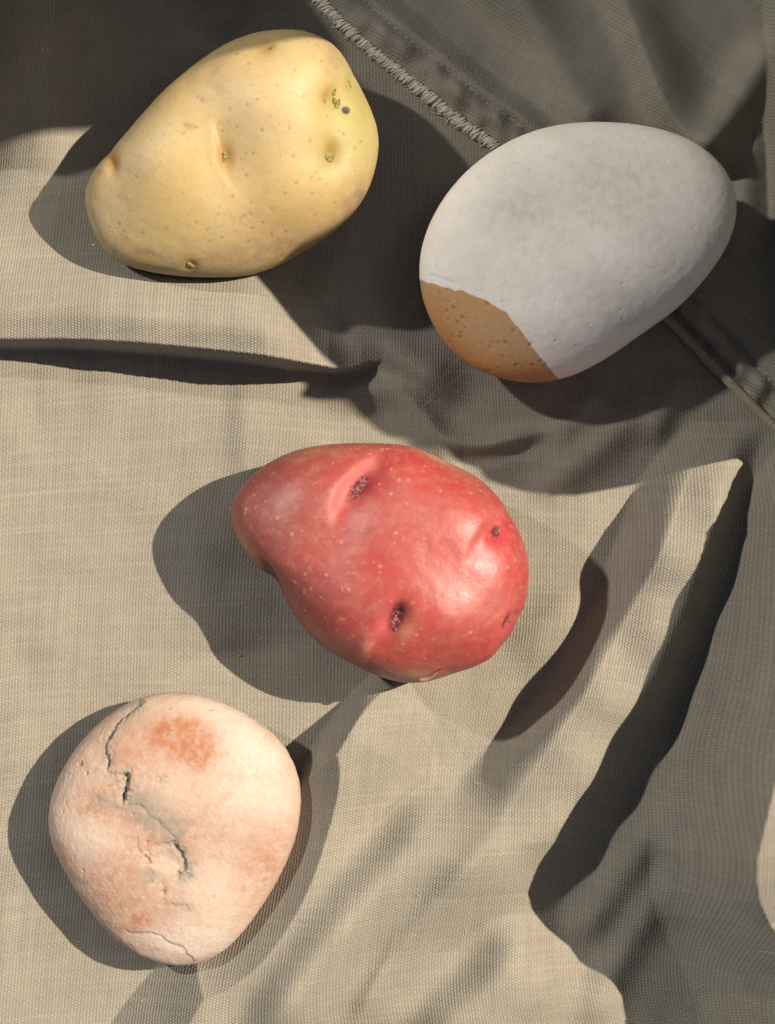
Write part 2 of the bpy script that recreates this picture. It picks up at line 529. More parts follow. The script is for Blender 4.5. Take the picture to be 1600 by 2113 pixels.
# weave coordinates: arc length along the surface, turned on the right hand panel
gx = np.gradient(Hc, axis=1) / np.gradient(X, axis=1)
gy = np.gradient(Hc, axis=0) / np.gradient(Y, axis=0)
inf = ((X > -20) & (X < 1300) & (Y > -20) & (Y < 2140)).astype(f32)
lx = (np.sqrt(1 + np.clip(gx, -.9, .9) ** 2) - 1) * inf
ly = (np.sqrt(1 + np.clip(gy, -.9, .9) ** 2) - 1) * inf
U = X + 0.5 * blur_rows(np.cumsum(lx * np.gradient(X, axis=1), axis=1), 30)
W = Y + 0.5 * blur_rows(np.cumsum(ly * np.gradient(Y, axis=0), axis=0).T.copy(), 30).T
U = U + 14 * waves(X, Y, 0 * X, 900, 21) + 0.05 * W
W = W + 14 * waves(X, Y, 0 * X, 900, 22)
ds, _ = line_dist(X, Y, SEAM)
right = ds < 0
ang = R(-58)
Ur = U * math.cos(ang) + W * math.sin(ang)
Wr = -U * math.sin(ang) + W * math.cos(ang)
U = np.where(right, Ur, U); W = np.where(right, Wr, W)

ny, nx = X.shape
idx = np.arange(nx * ny).reshape(ny, nx)
quads = np.stack([idx[:-1, :-1], idx[:-1, 1:], idx[1:, 1:], idx[1:, :-1]], -1).reshape(-1, 4)

def cloth_material():
    m = Mat('olive_canvas')
    sep = m.t.nodes.new('ShaderNodeSeparateXYZ')
    m.t.links.new(m.attr('weave', vec=True), sep.inputs[0])
    # yarn irregularity
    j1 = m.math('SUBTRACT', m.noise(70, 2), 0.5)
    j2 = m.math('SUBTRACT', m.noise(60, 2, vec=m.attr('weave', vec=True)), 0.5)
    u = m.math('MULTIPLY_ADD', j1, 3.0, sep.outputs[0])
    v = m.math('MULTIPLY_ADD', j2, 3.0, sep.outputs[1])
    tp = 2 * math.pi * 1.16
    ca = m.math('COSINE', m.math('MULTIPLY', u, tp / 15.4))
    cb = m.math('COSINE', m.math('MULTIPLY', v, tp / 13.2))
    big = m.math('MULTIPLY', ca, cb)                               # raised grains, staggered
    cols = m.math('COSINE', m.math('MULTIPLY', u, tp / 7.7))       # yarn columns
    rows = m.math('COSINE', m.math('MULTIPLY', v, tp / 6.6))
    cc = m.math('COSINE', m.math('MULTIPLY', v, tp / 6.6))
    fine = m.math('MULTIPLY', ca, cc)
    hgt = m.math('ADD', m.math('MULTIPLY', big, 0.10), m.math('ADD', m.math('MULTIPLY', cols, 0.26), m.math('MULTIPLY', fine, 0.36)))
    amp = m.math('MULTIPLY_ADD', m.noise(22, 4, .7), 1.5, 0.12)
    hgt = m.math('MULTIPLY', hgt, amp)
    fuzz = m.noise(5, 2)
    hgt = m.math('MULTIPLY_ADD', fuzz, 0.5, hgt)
    weave_shade = m.ss(hgt, -0.55, 1.05)  # raised threads light, gaps dark: shade between threads painted into the colour
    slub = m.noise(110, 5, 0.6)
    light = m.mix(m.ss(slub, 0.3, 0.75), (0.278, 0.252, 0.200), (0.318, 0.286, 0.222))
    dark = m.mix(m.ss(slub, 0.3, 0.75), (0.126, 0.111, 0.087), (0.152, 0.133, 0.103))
    c = m.mix(weave_shade, dark, light)
    # single yarns differ in tone: long streaks along and across
    def streak(ku, kv, size):
        cx = m.t.nodes.new('ShaderNodeCombineXYZ')
        m.lk(m.math('MULTIPLY', u, ku), cx.inputs[0]); m.lk(m.math('MULTIPLY', v, kv), cx.inputs[1])
        return m.noise(size, 2, .6, vec=cx.outputs[0])
    c = m.mix(m.math('MULTIPLY', m.ss(streak(1, .03, 9), .40, .75), .24), c, (0.125, 0.11, 0.083))
    c = m.mix(m.math('MULTIPLY', m.ss(streak(.03, 1, 8), .42, .78), .20), c, (0.35, 0.315, 0.25))
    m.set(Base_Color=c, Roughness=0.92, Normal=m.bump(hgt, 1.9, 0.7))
    m.b.inputs['Specular IOR Level'].default_value = 0.15
    m.b.inputs['Sheen Weight'].default_value = 0.12
    m.b.inputs['Sheen Roughness'].default_value = 0.5
    return m.m

M_CLOTH = cloth_material()
garment = bpy.data.objects.new('garment', None)
garment.location = (0, 0, 0)
col.objects.link(garment)
tag(garment, 'crumpled olive-tan canvas garment with a frayed seam, spread under the potatoes and stones', 'garment')
cv = np.stack([X.ravel(), Y.ravel(), Hc.ravel()], 1)
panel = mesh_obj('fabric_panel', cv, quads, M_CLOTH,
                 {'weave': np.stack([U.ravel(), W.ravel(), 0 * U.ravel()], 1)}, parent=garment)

# ---- tubes for yarn, cord and stitches
def tube(path, rad, sides=6, twist=None):
    """path (n,3); rad scalar or (n,) ; returns V,F (closed ends by tapering)"""
    P = np.asarray(path, float)
    n = len(P)
    rad = np.broadcast_to(np.asarray(rad, float), (n,))
    T = np.gradient(P, axis=0)
    T /= np.linalg.norm(T, axis=1, keepdims=True) + 1e-9
    up = np.array([0.02, 0.03, 1.0])
    A = np.cross(T, up); A /= np.linalg.norm(A, axis=1, keepdims=True) + 1e-9
    B = np.cross(A, T)
    th = np.linspace(0, 2 * math.pi, sides, endpoint=False)
    rr = rad[:, None] * np.ones((1, sides))
    if twist is not None:
        pitch, strands, depth = twist
        s = np.concatenate([[0], np.cumsum(np.linalg.norm(np.diff(P, axis=0), axis=1))])
        rr = rr * (1 - depth + depth * np.abs(np.cos(0.5 * strands * th[None, :] + math.pi * s[:, None] / pitch)))
    V = P[:, None, :] + rr[..., None] * (np.cos(th)[None, :, None] * A[:, None, :] + np.sin(th)[None, :, None] * B[:, None, :])
    V = V.reshape(-1, 3)
    F = []
    for i in range(n - 1):
        for k in range(sides):
            a = i * sides + k; b = i * sides + (k + 1) % sides
            F.append((a, b, b + sides, a + sides))
    return V, np.array(F)

def join(parts):
    Vs, Fs, o = [], [], 0
    for V, F in parts:
        Vs.append(V); Fs.append(F + o); o += len(V)
    return np.vstack(Vs), np.vstack(Fs)

def yarn_material(name, c1, c2):
    m = Mat(name)
    n = m.noise(6, 3)
    m.set(Base_Color=m.mix(n, c1, c2), Roughness=0.95, Normal=m.bump(m.noise(3, 2), 1.2, 0.6))
    m.b.inputs['Sheen Weight'].default_value = 0.2
    m.b.inputs['Specular IOR Level'].default_value = 0.1
    return m.m

M_YARN = yarn_material('raw_yarn', (0.40, 0.36, 0.29), (0.62, 0.57, 0.48))
rg = np.random.RandomState(4)
SL = spline(SEAM, 40)
sd = np.concatenate([[0], np.cumsum(np.hypot(*(SL[1:] - SL[:-1]).T))])
def seam_at(s):
    x = np.interp(s, sd, SL[:, 0]); y = np.interp(s, sd, SL[:, 1])
    x2 = np.interp(s + 2, sd, SL[:, 0]); y2 = np.interp(s + 2, sd, SL[:, 1])
    t = np.array([x2 - x, y2 - y]); t /= np.hypot(*t) + 1e-9
    return np.array([x, y]), t, np.array([t[1], -t[0]])      # point, along, towards the upper right
s_a = float(np.interp(600, SL[:, 0], sd)); s_b = float(np.interp(1075, SL[:, 0], sd))
parts = []
s = s_a
while s < s_b:
    p, t, n = seam_at(s)
    lump = 0.75 + 0.35 * math.sin(s * 0.13) * math.sin(s * 0.047 + 1) + 0.2 * rg.randn()
    for kk in range(2):
        a0 = -8 - 7 * rg.rand() * max(lump, .3) - kk * 1.5; a1 = 8 + 5 * rg.rand()
        sl = 7 + 5 * rg.rand()
        q = np.linspace(0, 1, 6)
        xy = p[None] + n[None] * (a0 + (a1 - a0) * q)[:, None] + t[None] * (sl * (q - .5) + rg.randn() * 1.2)[:, None]
        xy += rg.randn(6, 2) * 0.5
        z = np.maximum(grid_at(Hc, xy[:, 0], xy[:, 1]), grid_at(Hc, *(p + n * 8)) - 9 * (1 - q))
        z = z + 1.0 + (3.5 + 2.5 * rg.rand()) * np.sin(q * math.pi) * (0.8 + .5 * max(lump, 0))
        parts.append(tube(np.column_stack([xy, z]), np.array([.6, 2.1, 2.6, 2.6, 2.2, .8]) * (0.85 + .4 * rg.rand()), 5))
    s += 3.4 + 1.6 * rg.rand()
for k in range(120):                                             # loose fibre ends
    s = s_a + (s_b - s_a) * rg.rand()
    p, t, n = seam_at(s)
    L = 8 + 12 * rg.rand()
    q = np.linspace(0, 1, 5)
    dr = -n * (0.5 + .6 * rg.rand()) + t * rg.randn() * 0.8
    bend = t * rg.randn() * 6
    xy = p[None] - n[None] * 3 + dr[None] * (L * q)[:, None] + bend[None] * (q ** 2)[:, None]
    z = grid_at(Hc, xy[:, 0], xy[:, 1]) + 8 * (1 - q) + 1.2 + 3 * rg.rand() * np.sin(q * 3.1)
    parts.append(tube(np.column_stack([xy, z]), np.array([1.2, 1.1, .9, .8, .4]), 4))
V, F = join(parts)
fr = mesh_obj('frayed_edge', V, F, M_YARN, parent=garment)
fr['kind'] = 'stuff'
fr['label'] = 'frayed overlocked raw edge of the seam'

# clean folded edge of the seam below the white stone
s_c = float(np.interp(1290, SL[:, 0], sd)); s_d = float(np.interp(1760, SL[:, 0], sd))
ss_ = np.arange(s_c, s_d, 2.2)
pp = np.array([seam_at(q)[0] + seam_at(q)[2] * 3 for q in ss_])
zz = grid_at(Hc, pp[:, 0], pp[:, 1])
zz = np.convolve(np.pad(zz, 12, mode='edge'), np.ones(25) / 25, 'valid') + 8.0
V, F = tube(np.column_stack([pp, zz]), 9.6 + 0.5 * np.sin(ss_ * .11), 28, twist=(6.4, 2, 0.16))
mpipe = yarn_material('piping_canvas', (0.13, 0.11, 0.075), (0.37, 0.315, 0.22))
mesh_obj('piping', V, F, mpipe, parent=garment)

# lint and stray fibres on the weave
parts = []
for k in range(48):
    x0, y0 = rg.rand() * 1560 + 20, rg.rand() * 2070 + 20
    if any(b.low(np.array(x0), np.array(y0))[1] < 1.06 for b in bodies.values()):
        continue
    a = rg.rand() * 6.283; L = 7 + 22 * rg.rand() ** 2; cv_ = rg.randn() * 1.3
    q = np.linspace(0, 1, 7)
    xy = np.column_stack([x0 + np.cumsum(np.cos(a + cv_ * q)) * L / 7, y0 + np.cumsum(np.sin(a + cv_ * q)) * L / 7])
    z = grid_at(Hc, xy[:, 0], xy[:, 1]) + 1.3 + 2.5 * rg.rand() * np.sin(q * math.pi)
    parts.append(tube(np.column_stack([xy, z]), np.array([.25, .4, .45, .45, .45, .4, .25]) * (0.9 + .5 * rg.rand()), 4))
V, F = join(parts)
lint = mesh_obj('lint', V, F, M_YARN, parent=garment)
lint['kind'] = 'stuff'

# stitches along the seam
parts = []
s = s_a
while s < s_d - 20:
    p, t, n = seam_at(s)
    q = np.linspace(0, 1, 5)
    xy = p[None] + n[None] * 66 + t[None] * (11 * q)[:, None]
    z = grid_at(Hc, xy[:, 0], xy[:, 1]) + 0.2 + 1.6 * np.sin(q * math.pi)
    parts.append(tube(np.column_stack([xy, z]), np.array([.8, 1.5, 1.6, 1.5, .8]), 5))
    s += 15.5
V, F = join(parts)
st = mesh_obj('stitching', V, F, yarn_material('sewing_thread', (0.20, 0.17, 0.12), (0.30, 0.26, 0.19)), parent=garment)
st['kind'] = 'stuff'

# ------------------------------------------------------------------ potatoes and stones
bm = bmesh.new()
bmesh.ops.create_icosphere(bm, subdivisions=8, radius=1.0)
ICO = np.array([v.co[:] for v in bm.verts])
ICF = np.array([[v.index for v in f.verts] for f in bm.faces])
bm.free()
bm = bmesh.new()
bmesh.ops.create_icosphere(bm, subdivisions=3, radius=1.0)
IC3 = np.array([v.co[:] for v in bm.verts]); IF3 = np.array([[v.index for v in f.verts] for f in bm.faces])
bm.free()
# axes are mirrored (y down): turn the winding so that mesh_obj's flip restores it
ICF = ICF[:, ::-1].copy(); IF3 = IF3[:, ::-1].copy()

def normals(V, F):
    n = np.cross(V[F[:, 1]] - V[F[:, 0]], V[F[:, 2]] - V[F[:, 0]])
    N = np.zeros_like(V)
    for k in range(3):
        for a in range(3):
            N[:, a] += np.bincount(F[:, k], n[:, a], len(V))
    N /= np.linalg.norm(N, axis=1, keepdims=True) + 1e-12
    # outward
    c = V.mean(0)
    if np.mean(np.sum(N * (V - c), 1)) < 0:
        N = -N
    return N

class Solid:
    """body with screen-like top coordinates for placing marks"""
    def __init__(self, key, lump, seed):
        b = bodies[key]; self.b = b
        d = ICO
        s = np.hypot(d[:, 0], d[:, 1]); th = np.arctan2(d[:, 1], d[:, 0])
        r = (s ** b.n + np.abs(d[:, 2]) ** b.n) ** (-1 / b.n)
        Rr = b.rad(th)
        x = b.cx + Rr * d[:, 0] * r; y = b.cy + Rr * d[:, 1] * r
        z = b.c * d[:, 2] * r
        g, ax, ay = b.tap
        k = ((x - b.cx) * ax + (y - b.cy) * ay) / b.r.mean()
        z = np.where(z > 0, z * (1 + g * k), z)
        V = np.column_stack([x, y, z + b.c + b.z0])
        N = normals(V, ICF)
        V = V + N * (lump * waves(V[:, 0], V[:, 1], V[:, 2], 260, seed) * np.clip(np.abs(N[:, 2]) * 1.3, .1, 1))[:, None]
        self.V, self.N = V, normals(V, ICF)
        self.top = sstep(-0.12, 0.12, self.N[:, 2])
        self.scr()

    def scr(self):
        k = D / (D - self.V[:, 2])
        self.sx = CX + (self.V[:, 0] - CX) * k
        self.sy = CY + (self.V[:, 1] - CY) * k

    def g(self, x, y, sx, sy=None, ang=0):
        return gauss(self.sx, self.sy, x, y, sx, sy, ang) * self.top

    def ln(self, pts, w, per=5):
        d, t = line_dist(self.sx.astype(f32), self.sy.astype(f32), pts, per)
        return d, t

    def push(self, amt):
        self.V = self.V + self.N * amt[:, None]

    def spots(self, n, seed, r0, r1, region=None):
        rg = np.random.RandomState(seed)
        m = np.zeros(len(self.V), f32)
        cand = np.where((self.N[:, 2] > 0.1))[0]
        P = self.V[cand]
        for k in range(n):
            i = cand[rg.randint(len(cand))]
            r = r0 + (r1 - r0) * rg.rand() ** 2
            a = 0.4 + 0.6 * rg.rand()
            d2 = ((P - self.V[i]) ** 2).sum(1)
            q = np.sqrt(d2) / r
            m[cand] = np.maximum(m[cand], a * sstep(1.25, 0.45, q))
        return m

    def at(self, x, y):
        i = np.where(self.N[:, 2] > 0.05)[0]
        j = i[np.argmin((self.sx[i] - x) ** 2 + (self.sy[i] - y) ** 2)]
        return self.V[j], self.N[j]

    def build(self, name, mat, attrs):
        b = self.b
        return mesh_obj(name, self.V, ICF, mat, attrs, origin=(b.cx, b.cy, self.V[:, 2].min()))

def lobes(solid, name, mat, parent, blobs, seed):
    """a small bud: several lobes grown together. blobs: (x, y, rx, ry, rz, ang)"""
    parts = []
    rg = np.random.RandomState(seed)
    for (x, y, rx, ry, rz, a) in blobs:
        p, n = solid.at(x, y)
        V = IC3 * (1 + 0.16 * waves(IC3[:, 0], IC3[:, 1], IC3[:, 2], 1.2, rg.randint(999)))[:, None]
        V = V * np.array([rx, ry, rz]) * 1.25
        c, s = math.cos(R(a)), math.sin(R(a))
        V = np.column_stack([V[:, 0] * c - V[:, 1] * s, V[:, 0] * s + V[:, 1] * c, V[:, 2]])
        # tilt the z axis to the surface normal
        t1 = np.cross([0, 1, 0], n); t1 /= np.linalg.norm(t1); t2 = np.cross(n, t1)
        V = V[:, :1] * t1 + V[:, 1:2] * t2 + V[:, 2:3] * n
        parts.append((V + p, IF3))
    V, F = join(parts)
    return mesh_obj(name, V, F, mat, origin=tuple(V.mean(0)), parent=parent)

# ---------------------------------------------------------------- yellow potato
def yellow_potato():
    s = Solid('yellow', 7, 31)
    # broad saddle, bulges
    s.push(-15 * s.g(478, 335, 45, 110, -22) + 9 * s.g(600, 410, 75, 60) + 8 * s.g(560, 190, 70, 55)
           + 7 * s.g(330, 330, 80, 50, -45) - 12 * s.g(690, 300, 36, 52) - 17 * s.g(700, 205, 42, 36, 30)
           - 6 * s.g(250, 360, 30, 40, 20) + 5 * s.g(735, 330, 30, 60) - 5 * s.g(545, 105, 30, 16))
    s.N = normals(s.V, ICF); s.scr()
    # eye brow in the middle: a ledge, higher on the left
    d, t = s.ln([(438, 238), (442, 275), (450, 310), (459, 345), (468, 375), (500, 408)], 1)
    d = -d
    env = sstep(0, .25, t) * sstep(1, .5, t) * s.top
    ledge = env * (-5 * sstep(-5, 8, d) * np.exp(-np.clip(d, 0, None) ** 2 / (2 * 26 ** 2)) + 1.2 * np.exp(-((d + 9) / 10) ** 2 / 2))
    dent = (-7 * s.g(463, 325, 10, 18, -8) - 10 * s.g(684, 324, 12, 17, 10) - 6 * s.g(697, 210, 12, 12) - 5 * s.g(691, 186, 9, 11)
            - 5 * s.g(674, 205, 8, 10) - 5 * s.g(725, 172, 9, 12) - 6 * s.g(231, 334, 8, 17, -6) - 4 * s.g(549, 97, 13, 8, -20)
            - 5 * s.g(393, 549, 10, 8) - 3 * s.g(384, 261, 9, 5, 15) - 4 * s.g(716, 226, 8, 8))
    fine = 0.25 * waves(s.V[:, 0], s.V[:, 1], s.V[:, 2], 40, 8) + 0.06 * waves(s.V[:, 0], s.V[:, 1], s.V[:, 2], 12, 9)
    sp = s.spots(190, 12, 2.0, 4.6)
    for (x, y, r) in [(540,268,5),(640,292,4.5),(597,264,4.5),(522,316,4.5),(508,361,4.5),(480,405,4.5),(605,322,4),(417,206,6),(474,224,4),(510,216,4),
                      (531,205,4.5),(608,144,4.5),(572,175,4),(663,126,4),(695,138,4),(628,198,4),(505,446,5),(517,442,4.5),(542,459,4.5),(450,442,3.5),
                      (405,459,3.5),(458,490,4),(434,498,4),(293,481,4),(256,477,3.5),(428,473,4),(512,497,4),(560,482,3.5),(644,400,4),(588,399,4.5),
                      (589,477,4),(650,443,4),(700,270,4),(710,276,5),(745,292,4),(733,307,4),(560,430,4),(495,450,4),(692,418,3.5),(660,370,4)]:
        sp = np.maximum(sp, 0.9 * sstep(1.2, .4, np.hypot(s.sx - x, s.sy - y) / r) * s.top)
    s.push(ledge + dent + fine - 0.5 * sp)
    att = {
        'spot': sp,
        'amber': np.clip(s.g(463, 325, 14, 28, -8) + .75 * s.g(686, 308, 11, 26) + .7 * s.g(680, 195, 12, 14) + 1.1 * s.g(231, 334, 8, 17, -6)
                         + .9 * s.g(546, 98, 14, 8, -20) + .7 * s.g(393, 549, 12, 9) + .5 * s.g(385, 261, 10, 6) + .5 * s.g(207, 357, 6, 4)
                         + .25 * s.g(600, 455, 90, 40, -20), 0, 1),
        'green': np.clip(.9 * s.g(725, 235, 48, 75, 8) + .35 * s.g(690, 320, 50, 40), 0, 1),
        'mauve_shade': np.clip(.9 * s.g(306, 519, 26, 9, 2) + .45 * s.g(235, 500, 30, 16) + .6 * s.g(520, 520, 70, 16, -4) + 1.0 * s.g(735, 418, 20, 50, 28) + .6 * s.g(610, 505, 60, 14, -24) + .5 * s.g(195, 420, 14, 40, -8)
                         + .5 * s.g(425, 200, 45, 16, -38) + .45 * s.g(690, 120, 18, 28) + .4 * s.g(510, 430, 20, 28, -35), 0, 1),  # purple-brown blotches, strengthened to paint darker shading towards the bottom
        'brow': env * np.exp(-((d - 0.5) / 1.6) ** 2 / 2) * 0.9,
        'scab': s.g(716, 226, 7.5, 7.5),
        'wan': np.clip(.9 * s.g(560, 190, 75, 60) + .7 * s.g(320, 310, 80, 40, -45) + .8 * s.g(720, 285, 26, 50) + .5 * s.g(230, 450, 40, 50), 0, 1),
    }
    m = Mat('yellow_potato_skin')
    n1 = m.noise(150, 4, .6); n2 = m.noise(28, 5, .6); n3 = m.noise(7, 3, .6)
    c = m.mix(m.ss(n1, .35, .7), (0.385, 0.277, 0.112), (0.375, 0.285, 0.142))
    c = m.mix(m.math('MULTIPLY', m.ss(n2, .45, .75), .35), c, (0.35, 0.225, 0.098))
    c = m.mix(m.math('MULTIPLY', m.attr('wan'), m.math('MULTIPLY_ADD', n2, .5, .35)), c, (0.44, 0.345, 0.20))
    c = m.mix(m.math('MULTIPLY', m.ss(m.noise(13, 5, .7), .52, .70), .40), c, (0.31, 0.20, 0.095))
    c = m.mix(m.math('MULTIPLY', m.ss(m.noise(60, 5, .65, .6), .54, .68), .45), c, (0.385, 0.252, 0.09))
    c = m.mix(m.math('MULTIPLY', m.attr('green'), .85), c, (0.29, 0.26, 0.082))
    mv = m.math('MULTIPLY', m.attr('mauve_shade'), m.ss(n2, .25, .65))
    c = m.mix(m.math('MULTIPLY', mv, .95), c, (0.235, 0.15, 0.092))
    c = m.mix(m.math('MULTIPLY', m.attr('amber'), .85), c, (0.27, 0.135, 0.02))
    c = m.mix(m.math('MULTIPLY', m.attr('spot'), m.math('MULTIPLY_ADD', n3, .6, .25)), c, (0.17, 0.10, 0.065))
    vd = m.voro(15, 1.0).outputs['Distance']
    c = m.mix(m.math('MULTIPLY', m.math('MULTIPLY', m.ss(vd, .17, .06), m.ss(n2, .40, .60)), .55), c, (0.20, 0.12, 0.07))
    c = m.mix(m.math('MULTIPLY', m.ss(m.noise(85, 6, .7, .8), .55, .70), .40), c, (0.27, 0.175, 0.095))
    c = m.mix(m.math('MULTIPLY', m.attr('brow'), .6), c, (0.32, 0.19, 0.08))
    c = m.mix(m.ss(m.attr('scab'), .35, .75), c, (0.055, 0.035, 0.04))
    c = m.mix(m.math('MULTIPLY', m.ss(n3, .60, .72), .22), c, (0.48, 0.37, 0.22))
    m.set(Base_Color=c, Roughness=m.math('MULTIPLY_ADD', n2, .25, .42),
          Normal=m.bump(m.math('ADD', m.noise(3.5, 3), m.math('MULTIPLY', n3, .8)), 1.3, .35))
    m.b.inputs['Subsurface Weight'].default_value = 0.04
    m.b.inputs['Subsurface Radius'].default_value = (1.0, 0.5, 0.2)
    m.b.inputs['Subsurface Scale'].default_value = 0.0018
    m.b.inputs['Specular IOR Level'].default_value = 0.35
    o = s.build('yellow_potato', m.m, att)
    tag(o, 'yellow-skinned potato with green sprout eyes, at the upper left of the cloth', 'potato')
    g = Mat('sprout_green')
    n = g.noise(4, 3)
    g.set(Base_Color=g.mix(n, (0.085, 0.074, 0.013), (0.24, 0.225, 0.06)), Roughness=.55, Normal=g.bump(g.noise(2.5, 2), 1.5, .6))
    B = [[(462, 316, 3.5, 5, 3, 10), (463, 324, 4, 5, 3.2, 0), (461, 331, 3, 3.5, 2, 0)],
         [(679, 325, 6, 4.5, 3.5, 20), (686, 330, 5, 4.5, 3, 0), (689, 324, 3, 3, 2, 0)],
         [(694, 208, 4.5, 5, 3.5, 0), (700, 211, 4.5, 4.5, 3.5, 0), (696, 218, 4, 4.5, 3, 0), (703, 206, 2.6, 2.4, 2, 0)],
         [(693, 192, 3.2, 4.8, 2.4, 15), (695, 184, 2.4, 2.6, 1.8, 0)], [(674, 208, 3, 5, 2, 0)],
         [(724, 169, 4, 5, 2.6, -10), (727, 176, 3, 3.2, 2, 0)],
         [(562, 97, 4, 3.2, 2.4, 0), (567, 95, 3, 2.6, 2, 0)],
         [(389, 549, 4.5, 5, 3.2, 0), (396, 551, 5, 4, 3, 10)]]
    for i, bl in enumerate(B):
        lobes(s, 'sprout', g.m, o, bl, 50 + i)
    return o

# ---------------------------------------------------------------- white stone
def white_stone():
    s = Solid('white', 4, 41)
    s.push(-3.5 * s.g(1080, 430, 60, 45) - 3 * s.g(1260, 350, 60, 40) - 3 * s.g(1240, 610, 70, 45) + 3 * s.g(1150, 560, 90, 60))
    s.N = normals(s.V, ICF); s.scr()
    edge = [(840, 573), (866, 578), (905, 590), (960, 604), (1012, 625), (1052, 656), (1090, 702), (1120, 742), (1150, 778), (1175, 806)]
    d, t = s.ln(edge, 1)
    x, y, z = s.V.T
    wob = 1.8 * waves(x, y, z, 40, 5) + 0.6 * waves(x, y, z, 11, 6)
    brown = sstep(-4.5, 4.5, d + wob)
    # side below the rim as well
    crack, tc = s.ln([(884, 568), (900, 571), (918, 577), (935, 583), (948, 592)], 1)
    ck = np.exp(-(crack / 2.2) ** 2 / 2) * sstep(0, .1, tc) * sstep(1, .85, tc) * s.top
    pits = s.spots(300, 77, 1.6, 3.6)
    pb = s.spots(520, 78, 1.8, 4.6) * brown
    pits = np.maximum(pits * .7, pb)
    for (px, py, r) in [(945,665,5),(954,655,5),(957,656,4),(950,696,5),(951,686,4),(937,634,4),(922,641,4),(1038,622,3.5),(1043,706,5),(1060,682,5),(1095,712,5),(1100,753,5),(1147,704,4),(1066,753,4)]:
        pits = np.maximum(pits, sstep(1.2, .4, np.hypot(s.sx - px, s.sy - py) / r) * s.top)
    rough = 0.18 * waves(x, y, z, 26, 15) + 0.10 * waves(x, y, z, 9, 16)
    s.push(-1.4 * pits + rough - 1.0 * ck - 0.6 * sstep(-3, 3, crack) * np.exp(-np.clip(crack, 0, None) / 14) * sstep(0, .1, tc) * sstep(1, .85, tc) * s.top
           - 0.1 * brown + (-0.8) * np.exp(-(d / 3) ** 2) * sstep(.6, .8, t) * s.top)
    att = {'brown': brown, 'pit': pits,
           'pale': np.exp(-((d + 9) / 8) ** 2 / 2) * sstep(.35, .2, t) * s.top,
           'cloud': np.clip(.9 * s.g(1080, 430, 60, 40) + .8 * s.g(1290, 390, 80, 55, 40) + .6 * s.g(1260, 610, 70, 45) + .6 * s.g(1130, 700, 50, 30), 0, 1),
           'rust': np.clip(s.g(940, 720, 50, 25, 40) + .8 * s.g(1080, 770, 60, 14, 10) + .6 * s.g(900, 630, 14, 50, -20), 0, 1)}
    m = Mat('white_pebble')
    n1 = m.noise(90, 5, .6); n2 = m.noise(20, 5, .65); n3 = m.noise(5, 3, .6)
    c = m.mix(m.ss(n1, .3, .7), (0.90, 0.84, 0.725), (0.83, 0.76, 0.645))
    c = m.mix(m.math('MULTIPLY', m.attr('cloud'), m.math('MULTIPLY', m.ss(n2, .1, .8), .75)), c, (0.58, 0.51, 0.41))
    c = m.mix(m.math('MULTIPLY', m.ss(n2, .5, .75), .3), c, (0.56, 0.50, 0.42))
    c = m.mix(m.math('MULTIPLY', m.ss(m.noise(3.6, 4, .75), .52, .70), .28), c, (0.58, 0.52, 0.43))
    c = m.mix(m.math('MULTIPLY', m.attr('pale'), .7), c, (0.84, 0.80, 0.73))
    c = m.mix(m.math('MULTIPLY', m.ss(n3, .58, .7), .3), c, (0.50, 0.43, 0.35))
    b1 = m.mix(m.ss(n1, .35, .65), (0.53, 0.305, 0.125), (0.50, 0.315, 0.165))
    b1 = m.mix(m.math('MULTIPLY', m.attr('rust'), .6), b1, (0.46, 0.20, 0.05))
    b1 = m.mix(m.math('MULTIPLY', m.ss(n3, .52, .68), .5), b1, (0.38, 0.19, 0.065))
    bmask = m.ss(m.math('MULTIPLY_ADD', m.math('SUBTRACT', n3, .5), .5, m.attr('brown')), .22, .78)
    c = m.mix(bmask, c, b1)
    c = m.mix(m.math('MULTIPLY', m.attr('pit'), m.math('MULTIPLY_ADD', m.attr('brown'), .3, .16)), c, (0.20, 0.10, 0.04))
    m.set(Base_Color=c, Roughness=.72, Normal=m.bump(m.math('ADD', n3, m.math('MULTIPLY', m.noise(2.6, 2), .6)), 1.2, .24))
    m.b.inputs['Specular IOR Level'].default_value = 0.3
    o = s.build('white_stone', m.m, att)
    tag(o, 'smooth white oval stone with a brown patch on its lower left end', 'stone')
    return o

